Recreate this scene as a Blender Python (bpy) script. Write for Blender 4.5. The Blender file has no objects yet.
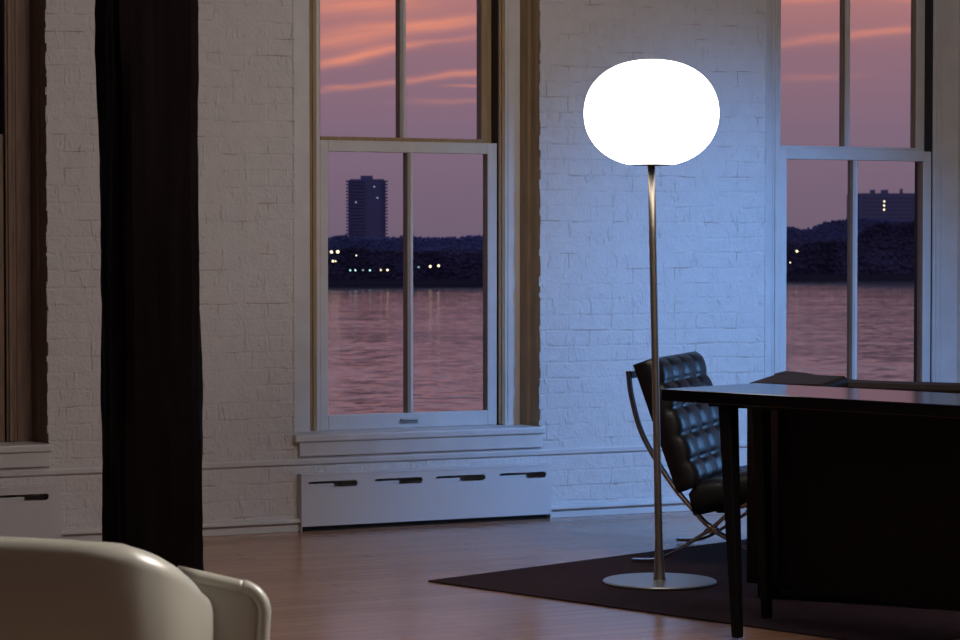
import bpy, bmesh, math, random
from mathutils import Vector, Matrix
random.seed(7)
S = bpy.context.scene
COL = S.collection

# ------------------------------------------------------------------ camera basis (true view of the room)
F = 2500.0; TH = math.radians(25.5); PITCH = math.atan(77 / 2500.0)
CAM = Vector((0, -9.7, 1.2))
RT = Vector((math.cos(TH), -math.sin(TH), 0)); FW = Vector((math.sin(TH), math.cos(TH), 0))
def at(u, v, Z):                     # a far-off place: bearing, elevation and horizontal distance from the loft
    return CAM + FW * Z + RT * ((u - 480) / F * Z) + Vector((0, 0, (243 - v) / F * Z))

# ------------------------------------------------------------------ materials
def new_mat(name):
    m = bpy.data.materials.new(name); m.use_nodes = True
    return m, m.node_tree, m.node_tree.nodes['Principled BSDF']
def setp(b, **k):
    for a, v in k.items():
        b.inputs[a.replace('_', ' ')].default_value = v
def mat(name, col, rough=0.5, metal=0.0, spec=0.5, bump=None, var=None, coat=0.0, emis=None):
    m, nt, b = new_mat(name)
    b.inputs['Base Color'].default_value = (*col, 1); b.inputs['Roughness'].default_value = rough
    b.inputs['Metallic'].default_value = metal; b.inputs['Specular IOR Level'].default_value = spec
    b.inputs['Coat Weight'].default_value = coat
    L = nt.links.new
    tc = nt.nodes.new('ShaderNodeTexCoord')
    if var:                           # (scale, amount, stretch)
        mp = nt.nodes.new('ShaderNodeMapping'); mp.inputs['Scale'].default_value = var[2] if len(var) > 2 else (1, 1, 1)
        L(tc.outputs['Object'], mp.inputs['Vector'])
        n = nt.nodes.new('ShaderNodeTexNoise'); n.inputs['Scale'].default_value = var[0]; n.inputs['Detail'].default_value = 4
        L(mp.outputs[0], n.inputs['Vector'])
        r = nt.nodes.new('ShaderNodeValToRGB')
        lo = tuple(c * (1 - var[1]) for c in col); hi = tuple(min(1, c * (1 + var[1])) for c in col)
        r.color_ramp.elements[0].position = .3; r.color_ramp.elements[1].position = .7
        r.color_ramp.elements[0].color = (*lo, 1); r.color_ramp.elements[1].color = (*hi, 1)
        L(n.outputs['Fac'], r.inputs[0]); L(r.outputs[0], b.inputs['Base Color'])
    if bump:                          # (scale, strength, distance)
        n = nt.nodes.new('ShaderNodeTexNoise'); n.inputs['Scale'].default_value = bump[0]; n.inputs['Detail'].default_value = 5
        L(tc.outputs['Object'], n.inputs['Vector'])
        bp = nt.nodes.new('ShaderNodeBump'); bp.inputs['Strength'].default_value = bump[1]; bp.inputs['Distance'].default_value = bump[2]
        L(n.outputs['Fac'], bp.inputs['Height']); L(bp.outputs[0], b.inputs['Normal'])
    if emis:
        b.inputs['Emission Color'].default_value = (*emis[0], 1); b.inputs['Emission Strength'].default_value = emis[1]
    return m

def brick_mat():
    m, nt, b = new_mat('painted_brick'); L = nt.links.new; N = nt.nodes.new
    b.inputs['Roughness'].default_value = .72; b.inputs['Specular IOR Level'].default_value = .3
    tc = N('ShaderNodeTexCoord'); sx = N('ShaderNodeSeparateXYZ'); cx = N('ShaderNodeCombineXYZ')
    L(tc.outputs['Object'], sx.inputs[0]); L(sx.outputs['X'], cx.inputs['X']); L(sx.outputs['Z'], cx.inputs['Y'])
    wn = N('ShaderNodeTexNoise'); wn.inputs['Scale'].default_value = 6; wn.inputs['Detail'].default_value = 3
    L(cx.outputs[0], wn.inputs['Vector'])
    sb = N('ShaderNodeVectorMath'); sb.operation = 'SUBTRACT'; sb.inputs[1].default_value = (.5, .5, .5); L(wn.outputs['Color'], sb.inputs[0])
    sc = N('ShaderNodeVectorMath'); sc.operation = 'SCALE'; sc.inputs['Scale'].default_value = .022; L(sb.outputs[0], sc.inputs[0])
    ad = N('ShaderNodeVectorMath'); ad.operation = 'ADD'; L(cx.outputs[0], ad.inputs[0]); L(sc.outputs[0], ad.inputs[1])
    br = N('ShaderNodeTexBrick'); br.inputs['Scale'].default_value = 1; br.inputs['Brick Width'].default_value = .215
    br.inputs['Row Height'].default_value = .068; br.inputs['Mortar Size'].default_value = .0065; br.inputs['Mortar Smooth'].default_value = .6
    br.inputs['Color1'].default_value = (.9, .9, .9, 1); br.inputs['Color2'].default_value = (1, 1, 1, 1); br.inputs['Mortar'].default_value = (0, 0, 0, 1)
    L(ad.outputs[0], br.inputs['Vector'])
    lump = N('ShaderNodeTexNoise'); lump.inputs['Scale'].default_value = 16; lump.inputs['Detail'].default_value = 5; L(cx.outputs[0], lump.inputs['Vector'])
    fine = N('ShaderNodeTexNoise'); fine.inputs['Scale'].default_value = 70; fine.inputs['Detail'].default_value = 4; L(cx.outputs[0], fine.inputs['Vector'])
    # paint drips, elongated vertically
    mp = N('ShaderNodeMapping'); mp.inputs['Scale'].default_value = (38, 11, 1); L(cx.outputs[0], mp.inputs['Vector'])
    drip = N('ShaderNodeTexNoise'); drip.inputs['Scale'].default_value = 1; drip.inputs['Detail'].default_value = 3; L(mp.outputs[0], drip.inputs['Vector'])
    fill = N('ShaderNodeTexNoise'); fill.inputs['Scale'].default_value = 2.2; fill.inputs['Detail'].default_value = 2; L(cx.outputs[0], fill.inputs['Vector'])
    def ma(op, a, c, d=None):
        n = N('ShaderNodeMath'); n.operation = op
        for i, q in enumerate((a, c, d)):
            if q is None: continue
            if isinstance(q, (int, float)): n.inputs[i].default_value = q
            else: L(q, n.inputs[i])
        return n.outputs[0]
    fr = N('ShaderNodeMapRange'); fr.inputs[1].default_value = .38; fr.inputs[2].default_value = .62; fr.inputs[3].default_value = .12; fr.inputs[4].default_value = .9
    L(fill.outputs['Fac'], fr.inputs[0])
    mort = ma('MULTIPLY', br.outputs['Fac'], fr.outputs[0])
    h = ma('MULTIPLY_ADD', mort, -.38, ma('MULTIPLY', lump.outputs['Fac'], 1.3))
    dr = N('ShaderNodeMapRange'); dr.inputs[1].default_value = .6; dr.inputs[2].default_value = .72; L(drip.outputs['Fac'], dr.inputs[0])
    h = ma('MULTIPLY_ADD', dr.outputs[0], .8, h); h = ma('MULTIPLY_ADD', fine.outputs['Fac'], .7, h)
    bp = N('ShaderNodeBump'); bp.inputs['Strength'].default_value = .95; bp.inputs['Distance'].default_value = .006
    L(h, bp.inputs['Height']); L(bp.outputs[0], b.inputs['Normal'])
    # brown cracks where the paint missed the joints
    ck = N('ShaderNodeTexNoise'); ck.inputs['Scale'].default_value = 9; ck.inputs['Detail'].default_value = 2; L(cx.outputs[0], ck.inputs['Vector'])
    cr = N('ShaderNodeMapRange'); cr.inputs[1].default_value = .52; cr.inputs[2].default_value = .68; L(ck.outputs['Fac'], cr.inputs[0])
    br2 = N('ShaderNodeTexBrick'); br2.inputs['Scale'].default_value = 1; br2.inputs['Brick Width'].default_value = .215
    br2.inputs['Row Height'].default_value = .068; br2.inputs['Mortar Size'].default_value = .0028; br2.inputs['Mortar Smooth'].default_value = .3
    L(ad.outputs[0], br2.inputs['Vector'])
    cm = ma('MULTIPLY', ma('MULTIPLY', cr.outputs[0], br2.outputs['Fac']), .6)
    mx = N('ShaderNodeMix'); mx.data_type = 'RGBA'; mx.inputs[6].default_value = (.60, .585, .575, 1); mx.inputs[7].default_value = (.26, .17, .11, 1)
    L(cm, mx.inputs[0])
    tn = N('ShaderNodeMix'); tn.data_type = 'RGBA'; tn.blend_type = 'MULTIPLY'; tn.inputs[0].default_value = 1
    tr = N('ShaderNodeMapRange'); tr.inputs[3].default_value = .9; tr.inputs[4].default_value = 1.06; L(lump.outputs['Fac'], tr.inputs[0])
    L(mx.outputs[2], tn.inputs[6]); L(tr.outputs[0], tn.inputs[7]); L(tn.outputs[2], b.inputs['Base Color'])
    return m

def floor_mat():
    m, nt, b = new_mat('varnished_floorboards'); L = nt.links.new; N = nt.nodes.new
    tc = N('ShaderNodeTexCoord')
    br = N('ShaderNodeTexBrick'); br.inputs['Scale'].default_value = 1; br.inputs['Brick Width'].default_value = 2.2
    br.inputs['Row Height'].default_value = .083; br.inputs['Mortar Size'].default_value = .0012; br.inputs['Bias'].default_value = 0
    br.inputs['Color1'].default_value = (.44, .26, .175, 1); br.inputs['Color2'].default_value = (.38, .215, .145, 1); br.inputs['Mortar'].default_value = (.12, .06, .04, 1)
    L(tc.outputs['Object'], br.inputs['Vector'])
    mp = N('ShaderNodeMapping'); mp.inputs['Scale'].default_value = (2, 30, 1); L(tc.outputs['Object'], mp.inputs['Vector'])
    g = N('ShaderNodeTexNoise'); g.inputs['Scale'].default_value = 1.5; g.inputs['Detail'].default_value = 5; L(mp.outputs[0], g.inputs['Vector'])
    rr = N('ShaderNodeMapRange'); rr.inputs[3].default_value = .75; rr.inputs[4].default_value = 1.25; L(g.outputs['Fac'], rr.inputs[0])
    mx = N('ShaderNodeMix'); mx.data_type = 'RGBA'; mx.blend_type = 'MULTIPLY'; mx.inputs[0].default_value = 1
    L(br.outputs['Color'], mx.inputs[6]); L(rr.outputs[0], mx.inputs[7]); L(mx.outputs[2], b.inputs['Base Color'])
    b.inputs['Roughness'].default_value = .2
    n = N('ShaderNodeTexNoise'); n.inputs['Scale'].default_value = 9; n.inputs['Detail'].default_value = 3; L(tc.outputs['Object'], n.inputs['Vector'])
    r2 = N('ShaderNodeMapRange'); r2.inputs[3].default_value = .15; r2.inputs[4].default_value = .27; L(n.outputs['Fac'], r2.inputs[0]); L(r2.outputs[0], b.inputs['Roughness'])
    bp = N('ShaderNodeBump'); bp.inputs['Strength'].default_value = .12; bp.inputs['Distance'].default_value = .004; L(n.outputs['Fac'], bp.inputs['Height']); L(bp.outputs[0], b.inputs['Normal'])
    return m

def glass_mat():
    m = bpy.data.materials.new('window_glass'); m.use_nodes = True; nt = m.node_tree; nt.nodes.clear(); N = nt.nodes.new; L = nt.links.new
    o = N('ShaderNodeOutputMaterial'); mx = N('ShaderNodeMixShader'); t = N('ShaderNodeBsdfTransparent'); g = N('ShaderNodeBsdfGlossy')
    t.inputs[0].default_value = (.95, .95, .96, 1); g.inputs['Roughness'].default_value = .01
    f = N('ShaderNodeFresnel'); f.inputs[0].default_value = 1.3
    L(f.outputs[0], mx.inputs[0]); L(t.outputs[0], mx.inputs[1]); L(g.outputs[0], mx.inputs[2]); L(mx.outputs[0], o.inputs[0])
    return m

def water_mat():
    m, nt, b = new_mat('river_water'); L = nt.links.new; N = nt.nodes.new
    b.inputs['Base Color'].default_value = (.03, .045, .08, 1); b.inputs['Roughness'].default_value = .12; b.inputs['IOR'].default_value = 1.33
    tc = N('ShaderNodeTexCoord'); mp = N('ShaderNodeMapping')
    mp.inputs['Rotation'].default_value = (0, 0, math.radians(25)); L(tc.outputs['Object'], mp.inputs['Vector'])
    m2 = N('ShaderNodeMapping'); m2.inputs['Scale'].default_value = (.55, 1, 1); L(mp.outputs[0], m2.inputs['Vector'])
    a = N('ShaderNodeTexNoise'); a.inputs['Scale'].default_value = .5; a.inputs['Detail'].default_value = 4; a.inputs['Roughness'].default_value = .6
    c = N('ShaderNodeTexNoise'); c.inputs['Scale'].default_value = .035; c.inputs['Detail'].default_value = 2
    L(m2.outputs[0], a.inputs['Vector']); L(m2.outputs[0], c.inputs['Vector'])
    def V(op, p, q):
        n = N('ShaderNodeVectorMath'); n.operation = op
        L(p, n.inputs[0])
        if isinstance(q, tuple): n.inputs[1].default_value = q
        elif q: L(q, n.inputs[1])
        return n.outputs[0]
    w1 = V('MULTIPLY', V('SUBTRACT', a.outputs['Color'], (.5, .5, .5)), (WAVE, WAVE, 0))
    w2 = V('MULTIPLY', V('SUBTRACT', c.outputs['Color'], (.5, .5, .5)), (WAVE * .25, WAVE * .25, 0))
    nn = V('NORMALIZE', V('ADD', V('ADD', w1, w2), (0, 0, 1)), None)
    L(nn, b.inputs['Normal'])
    return m
WAVE = .40

M = {}
M['brick'] = brick_mat(); M['floor'] = floor_mat(); M['glass'] = glass_mat(); M['water'] = water_mat()
M['plaster'] = mat('matt_plaster', (.13, .11, .10), .85)
M['ceil'] = mat('ceiling_paint', (.55, .52, .5), .85)
M['white'] = mat('old_white_gloss_paint', (.58, .575, .57), .42, bump=(60, .15, .002), var=(9, .06))
M['tan'] = mat('bare_tan_wood', (.33, .235, .13), .6, bump=(30, .3, .003), var=(6, .18, (9, 9, 1)))
M['brown'] = mat('stained_brown_wood', (.20, .135, .10), .6, bump=(30, .3, .003), var=(6, .2, (9, 9, 1)))
M['black'] = mat('black_sash_track', (.006, .006, .007), .6)
M['radiator'] = mat('radiator_cover_enamel', (.56, .56, .57), .45, bump=(90, .08, .001))
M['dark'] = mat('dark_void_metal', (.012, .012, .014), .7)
M['timber'] = mat('charred_dark_timber', (.006, .003, .0035), .8, spec=.1, bump=(14, .4, .006), var=(4, .5, (6, 6, .6)))
M['steel'] = mat('brushed_steel', (.40, .37, .33), .48, metal=1.0, bump=(160, .05, .001))
M['chrome'] = mat('chrome', (.5, .5, .5), .16, metal=1.0)
M['basemetal'] = mat('satin_grey_metal', (.42, .42, .42), .38, metal=.75)
M['leather'] = mat('black_leather', (.006, .006, .007), .40, spec=.5, bump=(60, .25, .002))
M['brownleather'] = mat('dark_brown_leather', (.013, .007, .006), .6, spec=.25, bump=(50, .3, .002))
M['table'] = mat('black_lacquered_wood', (.006, .005, .006), .17, spec=.5, bump=(3, .02, .002))
M['tableleg'] = mat('black_painted_wood', (.004, .003, .005), .5, spec=.3)
M['rug'] = mat('aubergine_wool', (.042, .026, .034), .95, spec=.1, bump=(300, .6, .003), var=(20, .15))
M['cream'] = mat('cream_leather', (.38, .36, .31), .38, spec=1.0, bump=(40, .1, .002))
M['globe'] = mat('opal_glass_lit', (.9, .88, .85), .25, emis=((1, .93, .83), 5))
M['hill'] = mat('hazed_wooded_slope', (.085, .10, .25), .95, spec=0, var=(.02, .3))  # blue distance haze mixed into the base colour
M['trees'] = mat('hazed_tree_foliage', (.055, .052, .115), .95, spec=0, var=(.05, .4))  # foliage tone lifted and blued to stand for haze
M['tower'] = mat('hazed_tower_concrete', (.13, .13, .28), .9, spec=.1)  # concrete tinted blue for the haze over the river
M['slab'] = mat('hazed_block_render', (.14, .14, .28), .9, spec=.1)  # same haze tint painted into the render
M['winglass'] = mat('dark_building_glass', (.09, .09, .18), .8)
M['bank'] = mat('river_bank_rock', (.03, .028, .05), .95, spec=0)
M['lampw'] = mat('warm_street_lamp', (1, .9, .7), .5, emis=((1, .85, .5), 3.2))
M['lampc'] = mat('cyan_street_lamp', (.7, 1, .95), .5, emis=((.45, .95, .85), 2.4))
M['lampf'] = mat('faint_street_lamp', (.7, .9, 1), .5, emis=((.4, .65, .7), 1.1))

# ------------------------------------------------------------------ mesh helpers
_ICO = {}
def ico(sub):
    if sub not in _ICO:
        g = bmesh.new(); bmesh.ops.create_icosphere(g, subdivisions=sub, radius=1.0); g.verts.index_update()
        _ICO[sub] = ([tuple(v.co) for v in g.verts], [[v.index for v in f.verts] for f in g.faces]); g.free()
    return _ICO[sub]
class MB:
    def __init__(s): s.bm = bmesh.new()
    def box(s, x0, x1, y0, y1, z0, z1, mtx=None):
        v = [s.bm.verts.new((x, y, z)) for x in (x0, x1) for y in (y0, y1) for z in (z0, z1)]
        for f in ((0, 1, 3, 2), (4, 6, 7, 5), (0, 4, 5, 1), (2, 3, 7, 6), (0, 2, 6, 4), (1, 5, 7, 3)):
            s.bm.faces.new([v[i] for i in f])
        if mtx: bmesh.ops.transform(s.bm, matrix=mtx, verts=v)
        return s
    def prism(s, pts, lo, hi, axis='z'):   # pts 2-D polygon extruded along axis
        def P(a, b, c):
            return {'z': (a, b, c), 'y': (a, c, b), 'x': (c, a, b)}[axis]
        A = [s.bm.verts.new(P(a, b, lo)) for a, b in pts]; B = [s.bm.verts.new(P(a, b, hi)) for a, b in pts]
        n = len(pts)
        s.bm.faces.new(A[::-1]); s.bm.faces.new(B)
        for i in range(n): s.bm.faces.new((A[i], A[(i + 1) % n], B[(i + 1) % n], B[i]))
        return s
    def loft(s, rings, cap=True, closed_ring=True):
        R = [[s.bm.verts.new(p) for p in r] for r in rings]; n = len(R[0])
        for a, b in zip(R, R[1:]):
            for i in range(n if closed_ring else n - 1):
                s.bm.faces.new((a[i], a[(i + 1) % n], b[(i + 1) % n], b[i]))
        if cap and closed_ring: s.bm.faces.new(R[0][::-1]); s.bm.faces.new(R[-1])
        return s
    def lathe(s, prof, c=(0, 0, 0), n=48):
        rings = []
        for r, z in prof:
            rings.append([(c[0] + max(r, 1e-4) * math.cos(2 * math.pi * k / n), c[1] + max(r, 1e-4) * math.sin(2 * math.pi * k / n), c[2] + z) for k in range(n)])
        return s.loft(rings)
    def tube(s, pts, rad, n=12, ref=None):
        pts = [Vector(p) for p in pts]; rings = []
        for i, p in enumerate(pts):
            t = (pts[min(i + 1, len(pts) - 1)] - pts[max(i - 1, 0)]).normalized()
            up = Vector(ref) if ref else (Vector((0, 0, 1)) if abs(t.z) < .9 else Vector((1, 0, 0)))
            a = t.cross(up).normalized(); b = t.cross(a)
            r = rad[i] if isinstance(rad, (list, tuple)) else rad
            rings.append([tuple(p + a * r * math.cos(2 * math.pi * k / n) + b * r * math.sin(2 * math.pi * k / n)) for k in range(n)])
        return s.loft(rings)
    def blob(s, c, r, sub=1, sq=(1, 1, 1), jit=.12):
        V, T = ico(sub); nv = []
        for x, y, z in V:
            k = r * (1 + random.uniform(-jit, jit)); nv.append(s.bm.verts.new((x * sq[0] * k + c[0], y * sq[1] * k + c[1], z * sq[2] * k + c[2])))
        for t in T: s.bm.faces.new([nv[i] for i in t])
        return s
    def build(s, name, material, parent=None, smooth=False, bevel=0, seg=2, loc=None):
        bmesh.ops.recalc_face_normals(s.bm, faces=s.bm.faces)
        me = bpy.data.meshes.new(name); s.bm.to_mesh(me); s.bm.free()
        me.materials.append(material)
        if smooth:
            for p in me.polygons: p.use_smooth = True
        o = bpy.data.objects.new(name, me); COL.objects.link(o)
        if parent: o.parent = parent
        if loc: o.location = loc
        if bevel:
            b = o.modifiers.new('bevel', 'BEVEL'); b.width = bevel; b.segments = seg; b.limit_method = 'ANGLE'; b.angle_limit = math.radians(40)
        return o
def empty(name, loc=(0, 0, 0), rz=0):
    o = bpy.data.objects.new(name, None); COL.objects.link(o); o.location = loc; o.rotation_euler = (0, 0, rz); o.empty_display_size = .1
    return o
def tag(o, label=None, cat=None, group=None, kind=None):
    for k, v in (('label', label), ('category', cat), ('group', group), ('kind', kind)):
        if v: o[k] = v
    return o
def struct(o): o['kind'] = 'structure'; return o
def catmull(P, n=8):
    P = [Vector(p) for p in P]; out = []
    Q = [P[0] * 2 - P[1]] + P + [P[-1] * 2 - P[-2]]
    for i in range(1, len(Q) - 2):
        for k in range(n):
            t = k / n; a, b, c, d = Q[i - 1:i + 3]
            out.append(.5 * ((2 * b) + (c - a) * t + (2 * a - 5 * b + 4 * c - d) * t * t + (3 * b - a - 3 * c + d) * t ** 3))
    out.append(P[-1]); return out

# ------------------------------------------------------------------ room shell
X0, X1, YB, ZC = -2.6, 9.0, -12.2, 3.6
ZS, ZT = .385, 2.95
OP = [(1.578, 2.728), (3.768, 4.92), (6.06, 7.265)]
b = MB(); xs = [X0] + [v for o in OP for v in o] + [X1]
for i in range(0, len(xs), 2): b.box(xs[i], xs[i + 1], 0, .42, 0, ZC)
for a, c in OP: b.box(a, c, 0, .42, 0, ZS); b.box(a, c, 0, .42, ZT, ZC)
# irregular painted lip along the sides of each opening
for a, c in OP:
    for x, sg in ((a, 1), (c, -1)):
        z = ZS + .02
        while z < ZT:
            dz = random.uniform(.012, .045); w = random.uniform(.002, .010)
            b.box(min(x, x + sg * w), max(x, x + sg * w), -.003, .004, z, min(z + dz, ZT)); z += dz
struct(b.build('wall_back', M['brick']))
struct(MB().box(X0 - .2, X0, YB, .42, 0, ZC).build('wall_left', M['plaster']))
struct(MB().box(X1, X1 + .2, YB, .42, 0, ZC).build('wall_right', M['plaster']))
struct(MB().box(X0 - .2, X1 + .2, YB - .2, YB, 0, ZC).build('wall_front', M['plaster']))
struct(MB().box(X0 - .2, X1 + .2, YB - .2, .42, -.2, 0).build('floor', M['floor']))
struct(MB().box(X0 - .2, X1 + .2, YB - .2, .42, ZC, ZC + .2).build('ceiling', M['ceil']))
RADS = [(1.56, 2.762), (3.784, 4.95), (6.05, 7.28)]
# low wooden skirting and the ledge half way between floor and sill
segs = [(X0, 1.56), (2.762, 3.784), (4.95, 6.05), (7.28, X1)]
b = MB()
for a, c in segs:
    b.box(a, c, -.018, 0, 0, .038); b.prism([(-.034, .038), (0, .038), (0, .056), (-.024, .056), (-.034, .050)], a, c, 'x')
struct(b.build('baseboard_back', M['white'], bevel=.002))
b = MB(); b.prism([(-.013, .280), (0, .272), (0, .302), (-.008, .302), (-.015, .297)], X0, X1, 'x')
struct(b.build('trim_1', M['white'], bevel=.002))
b = MB()
for x in (2.1, 2.95, 3.3, 5.16, 5.5, 5.9, 7.6): b.tube([(x, -.006, .005), (x, -.010, .02)], .006)

def sash(root, name, x0, x1, z0, z1, yf, wl, wr, bot, top, xm, mw, m):
    s = MB(); yb = yf + .042
    s.box(x0, x0 + wl, yf, yb, z0, z1); s.box(x1 - wr, x1, yf, yb, z0, z1)
    s.box(x0 + wl, x1 - wr, yf, yb, z0, z0 + bot); s.box(x0 + wl, x1 - wr, yf, yb, z1 - top, z1)
    so = s.build(name, m, root, bevel=.003)
    # glazing bar with a moulded nose
    c = xm; h = mw / 2
    MB().prism([(c - h, yb), (c - h, yf + .018), (c - h * .05, yf), (c + h * .75, yf), (c + h, yf + .010), (c + h, yb)], z0 + bot, z1 - top).build('glazing_bar', M['white'] if m != M['brown'] else m, so)
    MB().prism([(c - h - .005, yb), (c - h - .005, yf + .016), (c - h - .001, yf + .003), (c - h - .001, yb)], z0 + bot, z1 - top).build('edge_shade_strip', M['brown'], so)  # brown strips paint in the shade of the left-facing edges
    MB().prism([(x1 - wr - .004, yb), (x1 - wr - .004, yf + .016), (x1 - wr, yf + .004), (x1 - wr, yb)], z0 + bot, z1 - top).build('edge_shade_strip', M['brown'], so)
    # two panes
    MB().box(x0 + wl, c - h, yf + .020, yf + .024, z0 + bot, z1 - top).build('pane', M['glass'], so)
    MB().box(c + h, x1 - wr, yf + .020, yf + .024, z0 + bot, z1 - top).build('pane', M['glass'], so)
    return so

def window(i, A, B, sl, sr, xm, mcas, mrev, mup, mbead):
    w = empty('window_%d' % i, ((A + B) / 2, .1, ZS)); struct(w); w.location = (0, 0, 0)
    fj = .146
    # stepped reveal boards each side
    for x, sg in ((A, 1), (B, -1)):
        q = [(x, .001), (x + sg * .012, .030), (x + sg * .013, .075), (x + sg * .022, .085), (x + sg * .029, fj), (x + sg * .029, .3), (x, .3)]
        MB().prism(q, ZS, ZT).build('reveal_board', mrev, w)
    # casings
    cl0, cl1 = A + .029, sl - .051; cr0, cr1 = sr + .032, B - .029
    for a, c in ((cl0, cl1), (cr0, cr1)):
        s = MB(); s.box(a, c, fj, .3, ZS, ZT - .03); s.box(a + .012, c - .010, fj - .004, fj, ZS, ZT - .1)
        s.build('casing', mcas, w, bevel=.003)
    MB().box(A, B, fj, .3, ZT - .10, ZT).build('head_casing', mcas, w, bevel=.003)
    # beads and jambs beside the sashes
    for a, c in ((cl1, cl1 + .030), (sr + .003, cr0)):
        s = MB(); s.box(a, c, fj - .002, .158, .405, ZT - .1); s.box(a + (c - a) * .30, a + (c - a) * .7, fj - .010, fj - .002, .405, ZT - .1)
        s.build('stop_bead', mbead, w, bevel=.002)
    MB().box(cl1 + .0305, sl - .001, .158, .3, .4, ZT - .1).build('jamb', mcas, w)
    MB().box(sr + .003, cr0, .16, .3, .4, ZT - .1).build('sash_track', M['black'], w)
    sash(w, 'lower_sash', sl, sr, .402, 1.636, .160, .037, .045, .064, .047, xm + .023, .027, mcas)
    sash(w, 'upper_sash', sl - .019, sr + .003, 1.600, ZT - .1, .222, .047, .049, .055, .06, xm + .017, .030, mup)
    # lift handle
    s = MB(); s.box(xm - .030, xm + .055, .150, .160, .424, .443); s.box(xm - .026, xm + .051, .138, .150, .437, .443)
    s.build('sash_lift', M['steel'], w, bevel=.003)
    # stool and apron
    s = MB(); s.box(A - .004, B + .008, -.032, .16, .372, .402)
    s.build('window_sill', M['white'], w, bevel=.006)
    s = MB(); s.box(A + .018, B - .0, -.022, 0, .312, .374); s.box(A + .018, B, -.010, 0, .302, .312)
    s.build('apron', M['white'], w, bevel=.003)
    return w
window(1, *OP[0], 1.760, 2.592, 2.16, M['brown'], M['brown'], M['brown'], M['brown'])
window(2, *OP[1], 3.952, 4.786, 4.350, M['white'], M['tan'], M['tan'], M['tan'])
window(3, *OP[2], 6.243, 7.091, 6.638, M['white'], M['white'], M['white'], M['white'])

# ------------------------------------------------------------------ radiator covers
def radiator(A, B, label, slots):
    w = empty('radiator_cover', ((A + B) / 2, 0, 0)); tag(w, label, 'radiator cover', 'radiator covers')
    ox = (A + B) / 2
    s = MB(); z0, z1 = .022, .232; zs0, zs1 = .182, .208; y0, y1 = -.046, -.042
    s.box(A - ox, B - ox, y0, y1, z0, zs0); s.box(A - ox, B - ox, y0, y1, zs1, z1)
    prev = A
    r = .013
    for a, c in slots:
        s.box(prev - ox, a - ox, y0, y1, zs0, zs1)
        for x, sg in ((a, 1), (c, -1)):           # rounded slot ends
            pts = [(x - ox, zs0), (x - ox, zs1)] + [(x - ox + sg * r * (1 - math.cos(t)), (zs0 + zs1) / 2 + r * math.sin(t)) for t in [math.pi / 2 * (1 - k / 4) for k in range(9)]]
            up = [(x - ox, (zs0 + zs1) / 2)] + [(x - ox, zs1)] + [(x - ox + sg * r * (1 - math.cos(t)), (zs0 + zs1) / 2 + r * math.sin(t)) for t in [math.pi / 2 * (1 - k / 4) for k in range(5)]]
            s.prism(up, y0, y1, 'y')
            s.prism([(px, zs0 + zs1 - pz) for px, pz in up], y0, y1, 'y')
        prev = c
    s.box(prev - ox, B - ox, y0, y1, zs0, zs1)
    s.build('front_panel', M['radiator'], w)
    s = MB(); s.box(A - ox, B - ox, -.048, -.001, .232, .240); s.build('top', M['radiator'], w, bevel=.002)
    for x in (A, B - .004): MB().box(x - ox, x + .004 - ox, -.042, -.001, 0, .232).build('side_panel', M['radiator'], w)
    s = MB(); s.box(A + .02 - ox, B - .02 - ox, -.026, -.010, .006, .160)  # low dark core stands in for shade in the gap under the cover
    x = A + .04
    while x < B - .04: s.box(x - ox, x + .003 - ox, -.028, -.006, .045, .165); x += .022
    s.build('fins_and_shade_core', M['dark'], w)
    for a, c in slots: MB().box(a + .004 - ox, a + (c - a) * random.uniform(.5, .62) - ox, -.034, -.030, .170, .197).build('damper_flap', M['radiator'], w)
    return w
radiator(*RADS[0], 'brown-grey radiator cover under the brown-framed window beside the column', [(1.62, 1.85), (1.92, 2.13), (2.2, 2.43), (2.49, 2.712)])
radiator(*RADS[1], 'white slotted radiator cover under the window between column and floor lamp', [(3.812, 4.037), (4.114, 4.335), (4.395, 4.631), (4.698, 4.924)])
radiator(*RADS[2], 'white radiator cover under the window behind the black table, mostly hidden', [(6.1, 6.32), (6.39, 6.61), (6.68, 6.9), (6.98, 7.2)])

# ------------------------------------------------------------------ timber column
def column():
    w = .256; n = 90; cx, cy = 2.369, -2.409
    rings = []; prof = []
    for e in ((-1, -1), (1, -1), (1, 1), (-1, 1)): prof.append(e)
    path = []
    k = 7
    for i in range(4):
        a, c = prof[i], prof[(i + 1) % 4]
        for j in range(k): path.append((a[0] + (c[0] - a[0]) * j / k, a[1] + (c[1] - a[1]) * j / k, j == 0))
    off = [random.uniform(0, 6) for _ in path]
    for q in range(n):
        z = ZC * q / (n - 1); ring = []
        for i, (a, c, corner) in enumerate(path):
            d = .0035 * math.sin(z * 3.1 + off[i]) + .0025 * math.sin(z * 9.3 + off[i] * 2) + random.uniform(-.0012, .0012)
            if corner: d -= .010
            else: d -= .004 * (i % 7 in (3,)) 
            s = w / 2 + d; ring.append((cx + a * s + .004 * math.sin(z * 1.9) - .005 * z, cy + c * s, z))
        rings.append(ring)
    o = MB().loft(rings).build('timber_column', M['timber'])
    tag(o, 'rough dark square timber column standing behind the cream armchair', 'column')
column()

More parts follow.
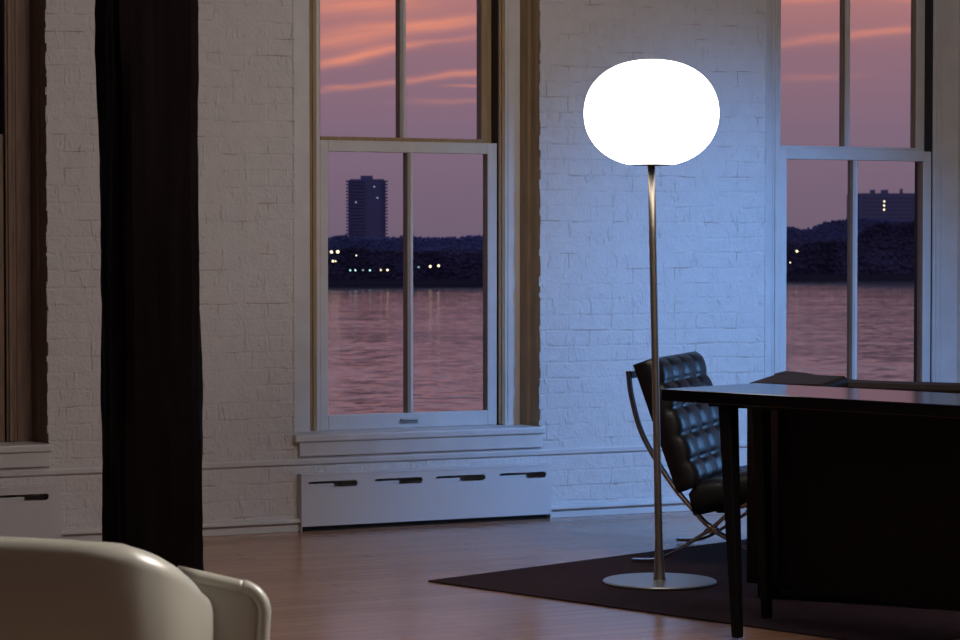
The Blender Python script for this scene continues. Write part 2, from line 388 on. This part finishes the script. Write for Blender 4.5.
# ------------------------------------------------------------------ floor lamp
def lamp():
    t = empty('floor_lamp', (4.337, -2.073, .0062)); tag(t, 'steel floor lamp with glowing white oval globe standing on the rug', 'floor lamp')
    MB().lathe([(0, 0), (.196, 0), (.200, .003), (.200, .007), (.196, .0105), (.03, .013), (0, .013)], n=96).build('base', M['basemetal'], t, smooth=False)
    lx = Vector((-.037, .0, 0))
    p0 = Vector((0, 0, .012)); p1 = lx * 1.0 + Vector((0, 0, 1.463))
    def pt(z): return tuple(p0.lerp(p1, (z - .012) / 1.451))
    zs = [.012, .02, .05, .1, .16, .4, .8, 1.2, 1.463]; rs = [.023, .021, .018, .0155, .0135, .0128, .0128, .0128, .0128]
    MB().tube([pt(z) for z in zs], rs, 24).build('pole', M['steel'], t, smooth=True)
    c = pt(1.463)
    MB().lathe([(.0128, -.003), (.0135, .0), (.060, .001), (.070, .004), (.066, .010), (0, .012)], c=c, n=48).build('collar', M['steel'], t, smooth=True)
    prof = []; R = .2355; H = .186; zc = H * .985
    for k in range(0, 41):
        a = -math.pi / 2 + math.pi * k / 40
        ca = abs(math.cos(a)) ** .86; sa = math.copysign(abs(math.sin(a)) ** .96, math.sin(a))
        r = R * ca; z = H * sa
        if z < -H * .965: z = -H * .965; r = min(r, .085) if k else .0
        prof.append((r, z + zc))
    MB().lathe(prof, c=c, n=72).build('globe_shade', M['globe'], t, smooth=True)
lamp()

# ------------------------------------------------------------------ rug
t = math.radians(-71.0); d = Vector((math.cos(t), math.sin(t))); n = Vector((-d.y, d.x))
R0 = Vector((3.631, -1.659))
L1, L2 = 2.05, 2.9
P = [R0, R0 + d * L1, R0 + d * L1 + n * L2, R0 + n * L2]
s = MB().prism([tuple(p) for p in P], .0005, .0060)
tag(s.build('rug', M['rug'], bevel=.002), 'dark aubergine flat rug lying under the lamp, chair and table', 'rug')

# ------------------------------------------------------------------ tufted lounge chair on crossed bar frame
def lounge_chair():
    org = Vector((4.520, -1.536, .0065)); fd = Vector((.718, -.696, 0)); wd = Vector((.696, .718, 0))
    root = empty('lounge_chair', org, math.atan2(fd.y, fd.x))
    tag(root, 'black tufted leather lounge chair with crossed metal bar frame behind the lamp pole', 'chair')
    # local: x forward, y = across (+y is the far side, left of forward), z up
    W = .72
    backbar = [(-.017, .716), (-.004, .62), (.030, .498), (.085, .395), (.162, .284), (.231, .207), (.304, .137), (.40, .085), (.52, .038), (.62, .010), (.70, .006)]
    seatbar = [(.0, .007), (.05, .008), (.10, .014), (.150, .036), (.225, .084), (.304, .137), (.37, .195), (.45, .240), (.56, .272), (.66, .296), (.72, .318)]
    def bar(pts, yc, name, wid=.034, th=.013):
        c = catmull([(x, z, 0) for x, z in pts], 6); rings = []
        for i, p in enumerate(c):
            tg = (c[min(i + 1, len(c) - 1)] - c[max(i - 1, 0)]).normalized(); nx, nz = -tg.y, tg.x
            rings.append([(p.x + nx * th / 2 * a, yc + wid / 2 * e, p.y + nz * th / 2 * a) for a, e in ((-1, -1), (-1, 1), (1, 1), (1, -1))])
        return MB().loft(rings).build(name, M['chrome'], root, bevel=.002)
    for yc in (0.017, W - .017):
        bar(backbar, yc, 'back_leg_bar'); bar(seatbar, yc, 'seat_leg_bar')
        # welded boss where the bars cross
        MB().prism([(.276, .128), (.292, .122), (.304, .116), (.318, .122), (.334, .130), (.322, .140), (.330, .158), (.304, .150), (.288, .158), (.290, .142)], yc - .016, yc + .016, 'y').build('cross_joint', M['chrome'], root, bevel=.002)
    for (x, z) in ((-.012, .70), (.70, .305), (.235, .215)):
        MB().box(x - .006, x + .006, .03, W - .03, z - .014, z + .014).build('stretcher', M['chrome'], root, bevel=.002)
    for i in range(6):
        x = .34 + i * .062; MB().box(x - .019, x + .019, .01, W - .01, .196 + (x - .34) * .30, .201 + (x - .34) * .30).build('strap', M['leather'], root)
    def cushion(o, ax, ay, LX, LY, T, nx, ny, name, y0=-.0):
        # slab in plane (ax along length, width along y); tufted on the + normal side
        ax = Vector(ax).normalized(); nz = Vector(ay).normalized()
        px, py = 9, 9; NX, NY = nx * px, ny * py; sm = MB(); top = []; bot = []
        for i in range(NX + 1):
            tr = []; brw = []
            for j in range(NY + 1):
                u, v = i / NX, j / NY
                cu, cv = (u * nx) % 1, (v * ny) % 1
                pil = (abs(math.sin(math.pi * u * nx)) ** .42) * (abs(math.sin(math.pi * v * ny)) ** .34)
                # tuft dips at interior crossings, puckering along the seams
                gi, gj = round(u * nx), round(v * ny); du, dv = (u * nx - gi), (v * ny - gj)
                dip = math.exp(-(du * du + dv * dv) * 42) * (1 if 0 < gi < nx and 0 < gj < ny else .2)
                puck = .0022 * math.sin(v * ny * 2 * math.pi * 3 + gi) * math.exp(-(du * du) * 30)
                edge = min(u, 1 - u) * LX; edgev = min(v, 1 - v) * LY
                rnd = min(1, math.sqrt(max(edge, 0) / .03 + .0) if edge < .03 else 1) * min(1, math.sqrt(max(edgev, 0) / .03) if edgev < .03 else 1)
                h = T * (.70 + .15 * pil * rnd + .13 * rnd) - .012 * dip + puck
                base = Vector(o) + ax * (u * LX) + Vector((0, v * LY, 0))
                tr.append(sm.bm.verts.new(base + nz * h)); brw.append(sm.bm.verts.new(base + nz * (.004 - .004 * rnd)))
            top.append(tr); bot.append(brw)
        for i in range(NX):
            for j in range(NY):
                sm.bm.faces.new((top[i][j], top[i][j + 1], top[i + 1][j + 1], top[i + 1][j]))
                sm.bm.faces.new((bot[i][j], bot[i + 1][j], bot[i + 1][j + 1], bot[i][j + 1]))
        for i in range(NX):
            sm.bm.faces.new((top[i][0], top[i + 1][0], bot[i + 1][0], bot[i][0])); sm.bm.faces.new((top[i][NY], bot[i][NY], bot[i + 1][NY], top[i + 1][NY]))
        for j in range(NY):
            sm.bm.faces.new((top[0][j], bot[0][j], bot[0][j + 1], top[0][j + 1])); sm.bm.faces.new((top[NX][j], top[NX][j + 1], bot[NX][j + 1], bot[NX][j]))
        c = sm.build(name, M['leather'], root, smooth=True)
        for gi in range(1, nx):
            for gj in range(1, ny):
                p = Vector(o) + ax * (gi / nx * LX) + Vector((0, gj / ny * LY, 0)) + nz * (T * .74)
                MB().blob(p, .009, 1, jit=0).build('tuft_button', M['leather'], c, smooth=True)
        return c
    # back: from the seat hinge up to the top, leaning back
    a = Vector((.002, 0, .750 - .0125)); e = Vector((.172, 0, .262))
    ax = (a - e); nrm = Vector((ax.z, 0, -ax.x))
    cushion(tuple(e), tuple(ax), tuple(nrm), ax.length, W, .108, 5, 4, 'back_cushion')
    a = Vector((.240, 0, .180)); e = Vector((.765, 0, .310)); ax = e - a; nrm = Vector((-ax.z, 0, ax.x))
    cushion(tuple(a), tuple(ax), tuple(nrm), ax.length, W, .125, 4, 4, 'seat_cushion')
lounge_chair()

# ------------------------------------------------------------------ black table
def table():
    rz = math.radians(-71.0); root = empty('table', (3.903, -2.842, .0062), rz)
    tag(root, 'long narrow black table with glossy top and tapered legs, in front of the lounge chair', 'table')
    # local x along the long edge (towards the camera side), local y to its left = far side
    Lt, Dt, H = 2.0, .47, .734
    def tp(x, y, z): return (x, y, z)
    MB().box(0, Lt, 0, Dt, H - .038, H).build('tabletop', M['table'], root, bevel=.003)
    s = MB(); s.box(.15, Lt - .2, .055, .075, H - .050, H - .038); s.box(.15, Lt - .2, Dt - .075, Dt - .055, H - .050, H - .038)
    s.box(.15, .17, .055, Dt - .055, H - .050, H - .038); s.box(Lt - .22, Lt - .2, .055, Dt - .055, H - .050, H - .038)
    s.build('apron', M['tableleg'], root)
    def leg(tx, ty, bx, by):
        a, c = .023, .0135
        R = [[(tx - a, ty - a, H - .04), (tx + a, ty - a, H - .04), (tx + a, ty + a, H - .04), (tx - a, ty + a, H - .04)],
             [(bx - c, by - c, 0), (bx + c, by - c, 0), (bx + c, by + c, 0), (bx - c, by + c, 0)]]
        MB().loft(R).build('leg', M['tableleg'], root, bevel=.003)
    leg(.225, .060, .385, -.085); leg(.160, .300, .195, .290); leg(Lt - .24, .06, Lt - .33, -.045); leg(Lt - .24, Dt - .06, Lt - .3, Dt)
    # hanging privacy panel under the top
    MB().box(.20, Lt - .26, .335, .350, .090, H - .038).build('privacy_panel', M['tableleg'], root)
table()

# ------------------------------------------------------------------ black club settee behind the table
def settee():
    rz = math.atan2(-.789, .609); root = empty('settee', (4.724, -2.281, .0062), rz)
    tag(root, 'low black leather settee with brown curved top edge behind the table', 'settee')
    Ls, D, th = 1.25, .385, .13
    # local x along the back, local y: left of x = far side; body lies at y from -D to 0
    def ztop(x): 
        k = min(x, Ls - x); return .722 + .0125 + .026 * math.exp(-(k / .16) ** 2)
    nS = 34
    rings = []
    for i in range(nS + 1):
        x = Ls * i / nS; zt = ztop(x) - .0125; r = .014
        rings.append([(x, 0, .34), (x, 0, zt - r), (x, -r, zt), (x, -th + r, zt - .004), (x, -th, zt - r - .004), (x, -th, .34)])
    MB().loft(rings).build('backrest', M['brownleather'], root, smooth=False, bevel=.004)
    for x0, x1 in ((0, .27), (Ls - .27, Ls)):
        rings = []
        for i in range(10):
            y = -th - (D - th) * i / 9; zt = ztop(0) - .0125 - .022 * (i + 3) / 12
            rings.append([(x0, y, .05), (x0, y, zt - .012), (x0 + .012, y, zt), (x1 - .012, y, zt), (x1, y, zt - .012), (x1, y, .05)])
        MB().loft(rings).build('armrest', M['brownleather'], root, bevel=.004)
    MB().box(.27, Ls - .27, -D - .0, -th, .22, .40).build('seat_cushion', M['leather'], root, bevel=.03, seg=3)
    MB().box(0.002, Ls - .002, -D + .01, 0, .05, .34).box(.272, Ls - .272, -D + .005, -D + .011, .05, .22).build('base', M['leather'], root, bevel=.004)
    for x in (.06, Ls - .06):
        for y in (-.05, -D + .06): MB().prism([(x - .03, y - .03), (x + .03, y - .03), (x + .03, y + .03), (x - .03, y + .03)], 0, .05).build('leg', M['tableleg'], root)
settee()

# ------------------------------------------------------------------ cream armchair in the foreground
def armchair():
    O = CAM + FW * 4.0 + RT * (-.90); O.z = 0
    root = empty('armchair', O, math.atan2(RT.y, RT.x))
    tag(root, 'cream leather armchair seen from behind, nearest the camera, in front of the column', 'armchair')
    # local x to the right of the viewer, y away from the viewer
    path = catmull([(-.75, .10, .742), (-.45, .03, .741), (-.10, .0, .731), (.16, -.005, .724), (.31, .0, .714), (.375, .025, .700), (.415, .075, .678), (.434, .15, .648), (.440, .26, .61), (.440, .40, .59)], 7)
    rings = []
    for i, p in enumerate(path):
        tg = (path[min(i + 1, len(path) - 1)] - path[max(i - 1, 0)]); tg.z = 0; tg.normalize(); nn = Vector((-tg.y, tg.x, 0))  # inward (away from viewer)
        k = max(0, min(1, (p.x - .27) / .16)); th = .060 + .055 * k; zt = p.z; r = .022 + .020 * k
        ring = [Vector((p.x, p.y, .20)), Vector((p.x, p.y, zt - r))]
        q = Vector((p.x, p.y, 0))
        for a in range(1, 7):
            an = math.pi / 2 * a / 6; ring.append(q + nn * (r * (1 - math.cos(an))) + Vector((0, 0, zt - r + r * math.sin(an))))
        for a in range(1, 7):
            an = math.pi / 2 * a / 6; ring.append(q + nn * (th - r + r * math.sin(an)) + Vector((0, 0, zt - r + r * math.cos(an))))
        ring.append(q + nn * th + Vector((0, 0, .20))); rings.append([tuple(v) for v in ring])
    MB().loft(rings).build('backrest', M['cream'], root, smooth=True)
    # far arm pad: rounded panel with a raised welt
    x0, x1, yp = .375, .526, .30; zt, rc = .618, .045; zb = .20
    out = [(x0, zb), (x0, zt + .012)]
    for a in range(0, 9):
        an = math.pi / 2 * (1 - a / 8); out.append((x1 - rc + rc * math.cos(an) , zt - rc - .012 + rc * math.sin(an)))
    for q in (.012, .03, .07, .15, .28, 1.0): zq = zt - rc - .012; out.append((x1 - .022 * q, zq + (zb - zq) * q))
    MB().prism(out, yp, yp + .10, 'y').build('arm_panel', M['cream'], root, bevel=.022, seg=4)
    w = [(x, yp + .012, z) for x, z in catmull_2(out[1:])]
    wt = MB().tube(w, .0125, 10, ref=(0, 1, 0)).build('welt', M['cream'], root, smooth=True)
    MB().box(-.60, .42, .10, .62, .22, .44).build('seat_cushion', M['cream'], root, bevel=.04, seg=4)
    MB().box(-.62, .44, .08, .60, .12, .22).build('seat_frame', M['cream'], root, bevel=.01)
    for x in (-.55, .38):
        for y in (.12, .55): MB().tube([(x, y, 0), (x, y, .125)], .018).build('leg', M['steel'], root)
def catmull_2(pts):
    c = catmull([(a, b_, 0) for a, b_ in pts], 3); return [(p.x, p.y) for p in c]
armchair()

# ------------------------------------------------------------------ river, far bank, skyline
WZ = -20.8
s = MB(); s.bm.faces.new([s.bm.verts.new(p) for p in ((-2500, 12, 0), (6000, 12, 0), (6000, 5200, 0), (-2500, 5200, 0))])
o = s.build('river_water', M['water'], loc=(0, 0, WZ)); tag(o, 'wide mauve rippled river beyond the windows', 'river', kind='stuff')

def shoreZ(u): return 1250 + max(0, min(1, (u - 487) / 300)) * 190 + max(0, u - 787) * .25
# bank: long low strip of ground rising to the wooded slope
b = MB(); rings = []
for k in range(70):
    u = -1300 + k * 50; Z = shoreZ(u)
    def g(z, dZ): q = at(u, 0, Z + dZ); return (q.x, q.y, z)
    rings.append([g(WZ - 2, 0), g(WZ + 1.6, 2), g(WZ + 2.2, 40), g(-6, 420), g(0, 900), g(0, 1800), g(WZ - 2, 1800)])
tag(b.loft(rings).build('far_river_bank', M['bank']), 'dark low bank along the far side of the river', 'river bank', kind='stuff')

def crest(table, u):
    for (a, va), (c, vc) in zip(table, table[1:]):
        if a <= u <= c: return va + (vc - va) * (u - a) / (c - a)
    return table[-1][1]
HILL = [(-1300, 236), (300, 236), (331, 236), (345, 234), (352, 238), (400, 236), (405, 232), (411, 235), (440, 237), (487, 234), (560, 233), (700, 228), (786, 226), (793, 225), (800, 229), (812, 227), (822, 222), (832, 220), (842, 219), (852, 216), (900, 220), (960, 221), (1800, 226)]
NEAR = [(-1300, 252), (331, 250), (350, 246), (400, 250), (487, 250), (700, 246), (787, 241), (830, 240), (855, 236), (866, 225), (880, 220), (893, 223), (905, 221), (919, 219), (960, 228), (1800, 240)]
def woods(name, tab, Zf, u0, u1, step, rpx, material, label, below):
    s = MB(); u = u0
    while u < u1:
        Z = Zf(u); v = crest(tab, u) + random.uniform(-.6, 1.6)
        r = rpx * Z / F * random.uniform(.7, 1.3); p = at(u, v, Z)
        z = p.z - r
        while z > below - r:
            s.blob((p.x + random.uniform(-r, r) * .4, p.y + random.uniform(-r, r) * .5 - 0, z), r, 1, (1, 1, .9), .10)
            z -= r * 1.05; r *= 1.04
        u += step * random.uniform(.6, 1.3)
    o = s.build(name, material, smooth=True); tag(o, label, 'trees', kind='stuff')
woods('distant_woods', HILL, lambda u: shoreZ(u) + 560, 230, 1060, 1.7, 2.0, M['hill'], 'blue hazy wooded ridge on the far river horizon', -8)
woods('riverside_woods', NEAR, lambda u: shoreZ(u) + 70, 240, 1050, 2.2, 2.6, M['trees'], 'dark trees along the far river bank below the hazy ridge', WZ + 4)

def tower():
    Z = 2300.0; k = Z / F; c = at(367, 243, Z); root = empty('apartment_tower', (c.x, c.y, 0), -math.radians(25.5) + .045)
    tag(root, 'tall dark residential tower with jagged balconies beyond the river', 'building')
    w = 37 * k / 2; zt = 1.2 + (243 - 181) * k; d = 15
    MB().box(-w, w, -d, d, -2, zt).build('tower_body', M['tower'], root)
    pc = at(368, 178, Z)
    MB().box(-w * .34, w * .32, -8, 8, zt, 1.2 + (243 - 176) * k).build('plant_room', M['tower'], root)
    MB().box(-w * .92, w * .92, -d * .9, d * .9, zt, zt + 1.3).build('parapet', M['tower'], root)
    z = 6
    while z < zt - 1:
        for sg in (-1, 1):
            x0, x1 = sorted((sg * (w - 3), sg * (w + 2.0))); MB().box(x0, x1, -d - 1.6, -d * .2, z, z + 1.3).build('balcony', M['tower'], root)
        MB().box(-w * .75, -w * .10, -d - 1.6, -d, z, z + 1.1).build('balcony', M['tower'], root)
        z += 3.0
    for x, z in ((-10.5, 38), (6.5, 52), (9.2, 42)): MB().box(x, x + .9, -d - .15, -d - .02, z, z + 1.1).build('lit_window', M['lampf'], root)
tower()
def slab_block():
    Z = 2100.0; k = Z / F; root = empty('apartment_block', tuple(at(900, 243, Z).xy) + (0,), -math.radians(25.5))
    tag(root, 'long flat-topped apartment block on the ridge across the river', 'building')
    x = lambda u: (u - 900) * k; zz = lambda v: 1.2 + (243 - v) * k
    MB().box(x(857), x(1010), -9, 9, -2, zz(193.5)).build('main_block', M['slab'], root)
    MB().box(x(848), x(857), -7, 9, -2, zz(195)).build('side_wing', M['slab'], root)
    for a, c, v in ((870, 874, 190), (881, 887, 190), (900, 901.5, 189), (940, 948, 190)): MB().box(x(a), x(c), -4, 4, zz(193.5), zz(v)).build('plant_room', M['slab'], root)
    for v in (201.7, 205.7, 209.8): MB().box(x(881.3), x(882.7), -9.2, -9.02, zz(v + .7), zz(v - .7)).build('lit_window', M['lampw'], root)
    for v in range(198, 226, 4):
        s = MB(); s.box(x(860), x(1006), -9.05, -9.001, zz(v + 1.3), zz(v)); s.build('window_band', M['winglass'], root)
slab_block()

LIGHTS = [(331.5, 252, 'w', 1.5, 'large yellow street lamp below the tower, farther from it of the highest pair'),
 (337.8, 251.8, 'w', 1.7, 'large yellow street lamp below the tower, nearer to it of the highest pair'),
 (333, 261.2, 'w', 1.1, 'yellow street lamp just below the highest pair, beside the sash stile'),
 (335.6, 261, 'w', .8, 'small yellow street lamp touching the one below the highest pair'),
 (356.3, 255.6, 'w', .8, 'small white street lamp alone below the tower'),
 (350.3, 270.2, 'c', .8, 'cyan street lamp, leftmost of the row above the waterline'),
 (355.4, 270.3, 'c', 1.0, 'cyan street lamp next to the leftmost one of the waterline row'),
 (363, 270.2, 'f', .9, 'faint blue street lamp, third in the waterline row'),
 (370, 270.3, 'c', .95, 'cyan street lamp, fourth in the waterline row'),
 (380.8, 270, 'w', .9, 'whitish street lamp, fifth in the waterline row'),
 (387.5, 270, 'w', 1.2, 'bright street lamp at the end of the waterline row nearest the glazing bar'),
 (418.5, 267.2, 'f', .9, 'faint street lamp beside the glazing bar, dimmest of the three near it'),
 (430.3, 266.4, 'w', 1.4, 'bright street lamp, nearer to the glazing bar of two twins'),
 (438.5, 265.7, 'w', 1.3, 'bright street lamp, farther from the glazing bar of two twins'),
 (796.8, 251.3, 'w', 1.4, 'bright yellow street lamp on the bank below the flat-topped block'),
 (790, 262.5, 'w', .8, 'small low street lamp near the bright one below the flat-topped block')]
for u, v, c, r, lab in LIGHTS:
    Z = shoreZ(u) + (40 if lab.startswith('small white') else 3); p = at(u, v, Z); r = r * .5 * .85
    root = empty('street_lamp', (p.x, p.y, p.z - 9)); tag(root, lab, 'street lamp', 'street lamps on the far river bank')
    MB().tube([(0, 0, WZ - (p.z - 9) + (2.25 if lab.startswith('small white') else 1.66)), (0, 0, 9 - r * .5)], .12, 6).build('post', M['bank'], root)
    MB().blob((0, 0, 9), r, 2, jit=0).build('lamp_head', M['lamp' + c], root, smooth=True)

# ------------------------------------------------------------------ sky
def sky():
    w = bpy.data.worlds.new('dusk_sky'); S.world = w; w.use_nodes = True; nt = w.node_tree; nt.nodes.clear(); N = nt.nodes.new; L = nt.links.new
    def ma(op, a, c=0.0, d=0.0):
        n = N('ShaderNodeMath'); n.operation = op
        for i, q in enumerate((a, c, d)):
            if isinstance(q, (int, float)): n.inputs[i].default_value = q
            else: L(q, n.inputs[i])
        return n.outputs[0]
    tc = N('ShaderNodeTexCoord')
    def dot(v):
        n = N('ShaderNodeVectorMath'); n.operation = 'DOT_PRODUCT'; L(tc.outputs['Generated'], n.inputs[0]); n.inputs[1].default_value = v; return n.outputs['Value']
    a = ma('ARCTAN2', dot(tuple(RT)), dot(tuple(FW))); e = ma('ARCSINE', dot((0, 0, 1)))
    # soft warp
    cb = N('ShaderNodeCombineXYZ'); L(ma('MULTIPLY', a, 14.0), cb.inputs[0]); L(ma('MULTIPLY', e, 40.0), cb.inputs[1])
    wn = N('ShaderNodeTexNoise'); wn.inputs['Scale'].default_value = 1.0; wn.inputs['Detail'].default_value = 3; L(cb.outputs[0], wn.inputs['Vector'])
    ew = ma('ADD', e, ma('MULTIPLY', ma('SUBTRACT', wn.outputs['Fac'], .5), .010))
    # fine wispy streaks rising to the right
    t = ma('SUBTRACT', ew, ma('MULTIPLY', a, .13))
    c2 = N('ShaderNodeCombineXYZ'); L(ma('MULTIPLY', a, 9.0), c2.inputs[0]); L(ma('MULTIPLY', t, 170.0), c2.inputs[1])
    sn = N('ShaderNodeTexNoise'); sn.inputs['Scale'].default_value = 1.0; sn.inputs['Detail'].default_value = 5; sn.inputs['Roughness'].default_value = .6; L(c2.outputs[0], sn.inputs['Vector'])
    BANDS = [  # u, v, slope, half-length px, thickness px, strength
        (355, 5, -.05, 70, 11, 1.0), (345, 42, -.10, 60, 12, .85), (440, 25, -.10, 60, 6.5, 1.0), (360, 58, -.19, 50, 4.5, 1.0), (440, 44, -.16, 60, 3, .45),
        (400, 82, -.11, 95, 3.2, .65), (470, 75, -.10, 30, 3, .5), (470, 87, 0, 25, 1.5, .45), (450, 103, -.05, 45, 3, .30), (335, 86, 0, 15, 2, .3),
        (800, -1, .02, 50, 5, 1.0), (905, 5, .05, 30, 5, .9), (845, 41, -.035, 90, 3.6, .6), (890, 37, -.04, 35, 3, .3), (815, 80, -.02, 45, 4, .22), (600, 20, -.1, 70, 8, .7), (900, -40, -.1, 120, 18, 1), (420, -45, -.1, 150, 20, 1)]
    tot = 0.0
    for u, v, sl, hl, th, am in BANDS:
        a0 = (u - 480) / F; e0 = (243 - v) / F
        da = ma('SUBTRACT', a, a0); de = ma('ADD', ma('SUBTRACT', ew, e0), ma('MULTIPLY', da, sl))
        q = ma('ADD', ma('POWER', ma('ABSOLUTE', ma('DIVIDE', da, hl / F)), 2.4), ma('POWER', ma('ABSOLUTE', ma('DIVIDE', de, th / F)), 2.0))
        tot = ma('ADD', tot, ma('MULTIPLY', ma('EXPONENT', ma('MULTIPLY', q, -1.0)), am))
    sm = N('ShaderNodeMapRange'); sm.inputs[1].default_value = .32; sm.inputs[2].default_value = .68; sm.inputs[3].default_value = .5; sm.inputs[4].default_value = 1.15; L(sn.outputs['Fac'], sm.inputs[0])
    tot = ma('MULTIPLY', tot, sm.outputs[0])
    n = N('ShaderNodeClamp'); L(tot, n.inputs[0]); mask = n.outputs[0]
    r = N('ShaderNodeValToRGB'); L(ma('MULTIPLY_ADD', e, 1 / .7, .1 / .7), r.inputs[0])   # e from -.1 to .6
    cr = r.color_ramp
    def P(e_): return (e_ + .1) / .7
    stops = [(-.1, (.05, .045, .07)), (-.01, (.165, .118, .175)), (.0, (.185, .130, .19)), (.045, (.245, .158, .22)), (.075, (.32, .172, .215)), (.098, (.50, .215, .21)), (.12, (.36, .27, .38)), (.25, (.36, .35, .48)), (.59, (.22, .22, .32))]
    cr.elements[0].position = P(stops[0][0]); cr.elements[0].color = (*stops[0][1], 1)
    cr.elements[1].position = P(stops[-1][0]); cr.elements[1].color = (*stops[-1][1], 1)
    for e_, c in stops[1:-1]:
        x = cr.elements.new(P(e_)); x.color = (*c, 1)
    mx = N('ShaderNodeMix'); mx.data_type = 'RGBA'; L(mask, mx.inputs[0]); L(r.outputs[0], mx.inputs[6]); mx.inputs[7].default_value = (.84, .30, .205, 1)
    bg = N('ShaderNodeBackground'); L(mx.outputs[2], bg.inputs[0]); bg.inputs[1].default_value = 1.0
    o = N('ShaderNodeOutputWorld'); L(bg.outputs[0], o.inputs[0])
sky()

# ------------------------------------------------------------------ light inside the loft
def area(name, loc, target, sx, sy, power, col, spread=180):
    l = bpy.data.lights.new(name, 'AREA'); l.shape = 'RECTANGLE'; l.size = sx; l.size_y = sy; l.energy = power; l.color = col; l.spread = math.radians(spread)
    o = bpy.data.objects.new(name, l); COL.objects.link(o); o.location = loc
    o.rotation_euler = (Vector(target) - Vector(loc)).to_track_quat('-Z', 'Y').to_euler(); return o
area('ceiling_light', (4.3, -4.7, 3.45), (3.6, -.6, 0.2), 2.4, 1.2, 83, (1, .83, .74))
area('rear_fill_light', (1.0, -8.6, 3.45), (1.0, -8.0, 0), 2.4, 1.2, 12, (1, .80, .72))  # unseen weak fill added behind the camera, no fixture
def spot(name, loc, target, power, col, angle, blend, size):
    l = bpy.data.lights.new(name, 'SPOT'); l.energy = power; l.color = col; l.spot_size = math.radians(angle); l.spot_blend = blend; l.shadow_soft_size = size
    o = bpy.data.objects.new(name, l); COL.objects.link(o); o.location = loc
    o.rotation_euler = (Vector(target) - Vector(loc)).to_track_quat('-Z', 'Y').to_euler(); return o
spot('blue_spotlight', (6.4, -3.9, 2.95), (5.85, 0, .36), 740, (.12, .40, 1.0), 48, 1.0, .12)
area('blue_side_light', (6.95, -1.3, .85), (5.0, -1.3, .7), .4, .6, 7, (.2, .47, 1.0), 150)
spot('armchair_spotlight', (3.5, -6.2, 2.6), (1.2, -5.8, .7), 430, (1, .95, .88), 48, 1.0, .5)  # unseen spot added for the highlight on the armchair

# ------------------------------------------------------------------ camera
cd = bpy.data.cameras.new('camera'); co = bpy.data.objects.new('camera', cd); COL.objects.link(co)
cd.sensor_width = 36; cd.lens = F / 960 * 36; cd.clip_end = 8000; cd.clip_start = .05
co.location = CAM
fwd = FW * math.cos(PITCH) + Vector((0, 0, -math.sin(PITCH)))
co.rotation_euler = fwd.to_track_quat('-Z', 'Y').to_euler()
cd.dof.use_dof = True; cd.dof.focus_distance = 8.9; cd.dof.aperture_fstop = 15
S.camera = co
S.view_settings.view_transform = 'Standard'; S.view_settings.look = 'None'; S.view_settings.gamma = 1; S.view_settings.exposure = 0; S.view_settings.use_curve_mapping = False
S.cycles.use_denoising = True
S.cycles.max_bounces = 8
S.cycles.sample_clamp_indirect = 4
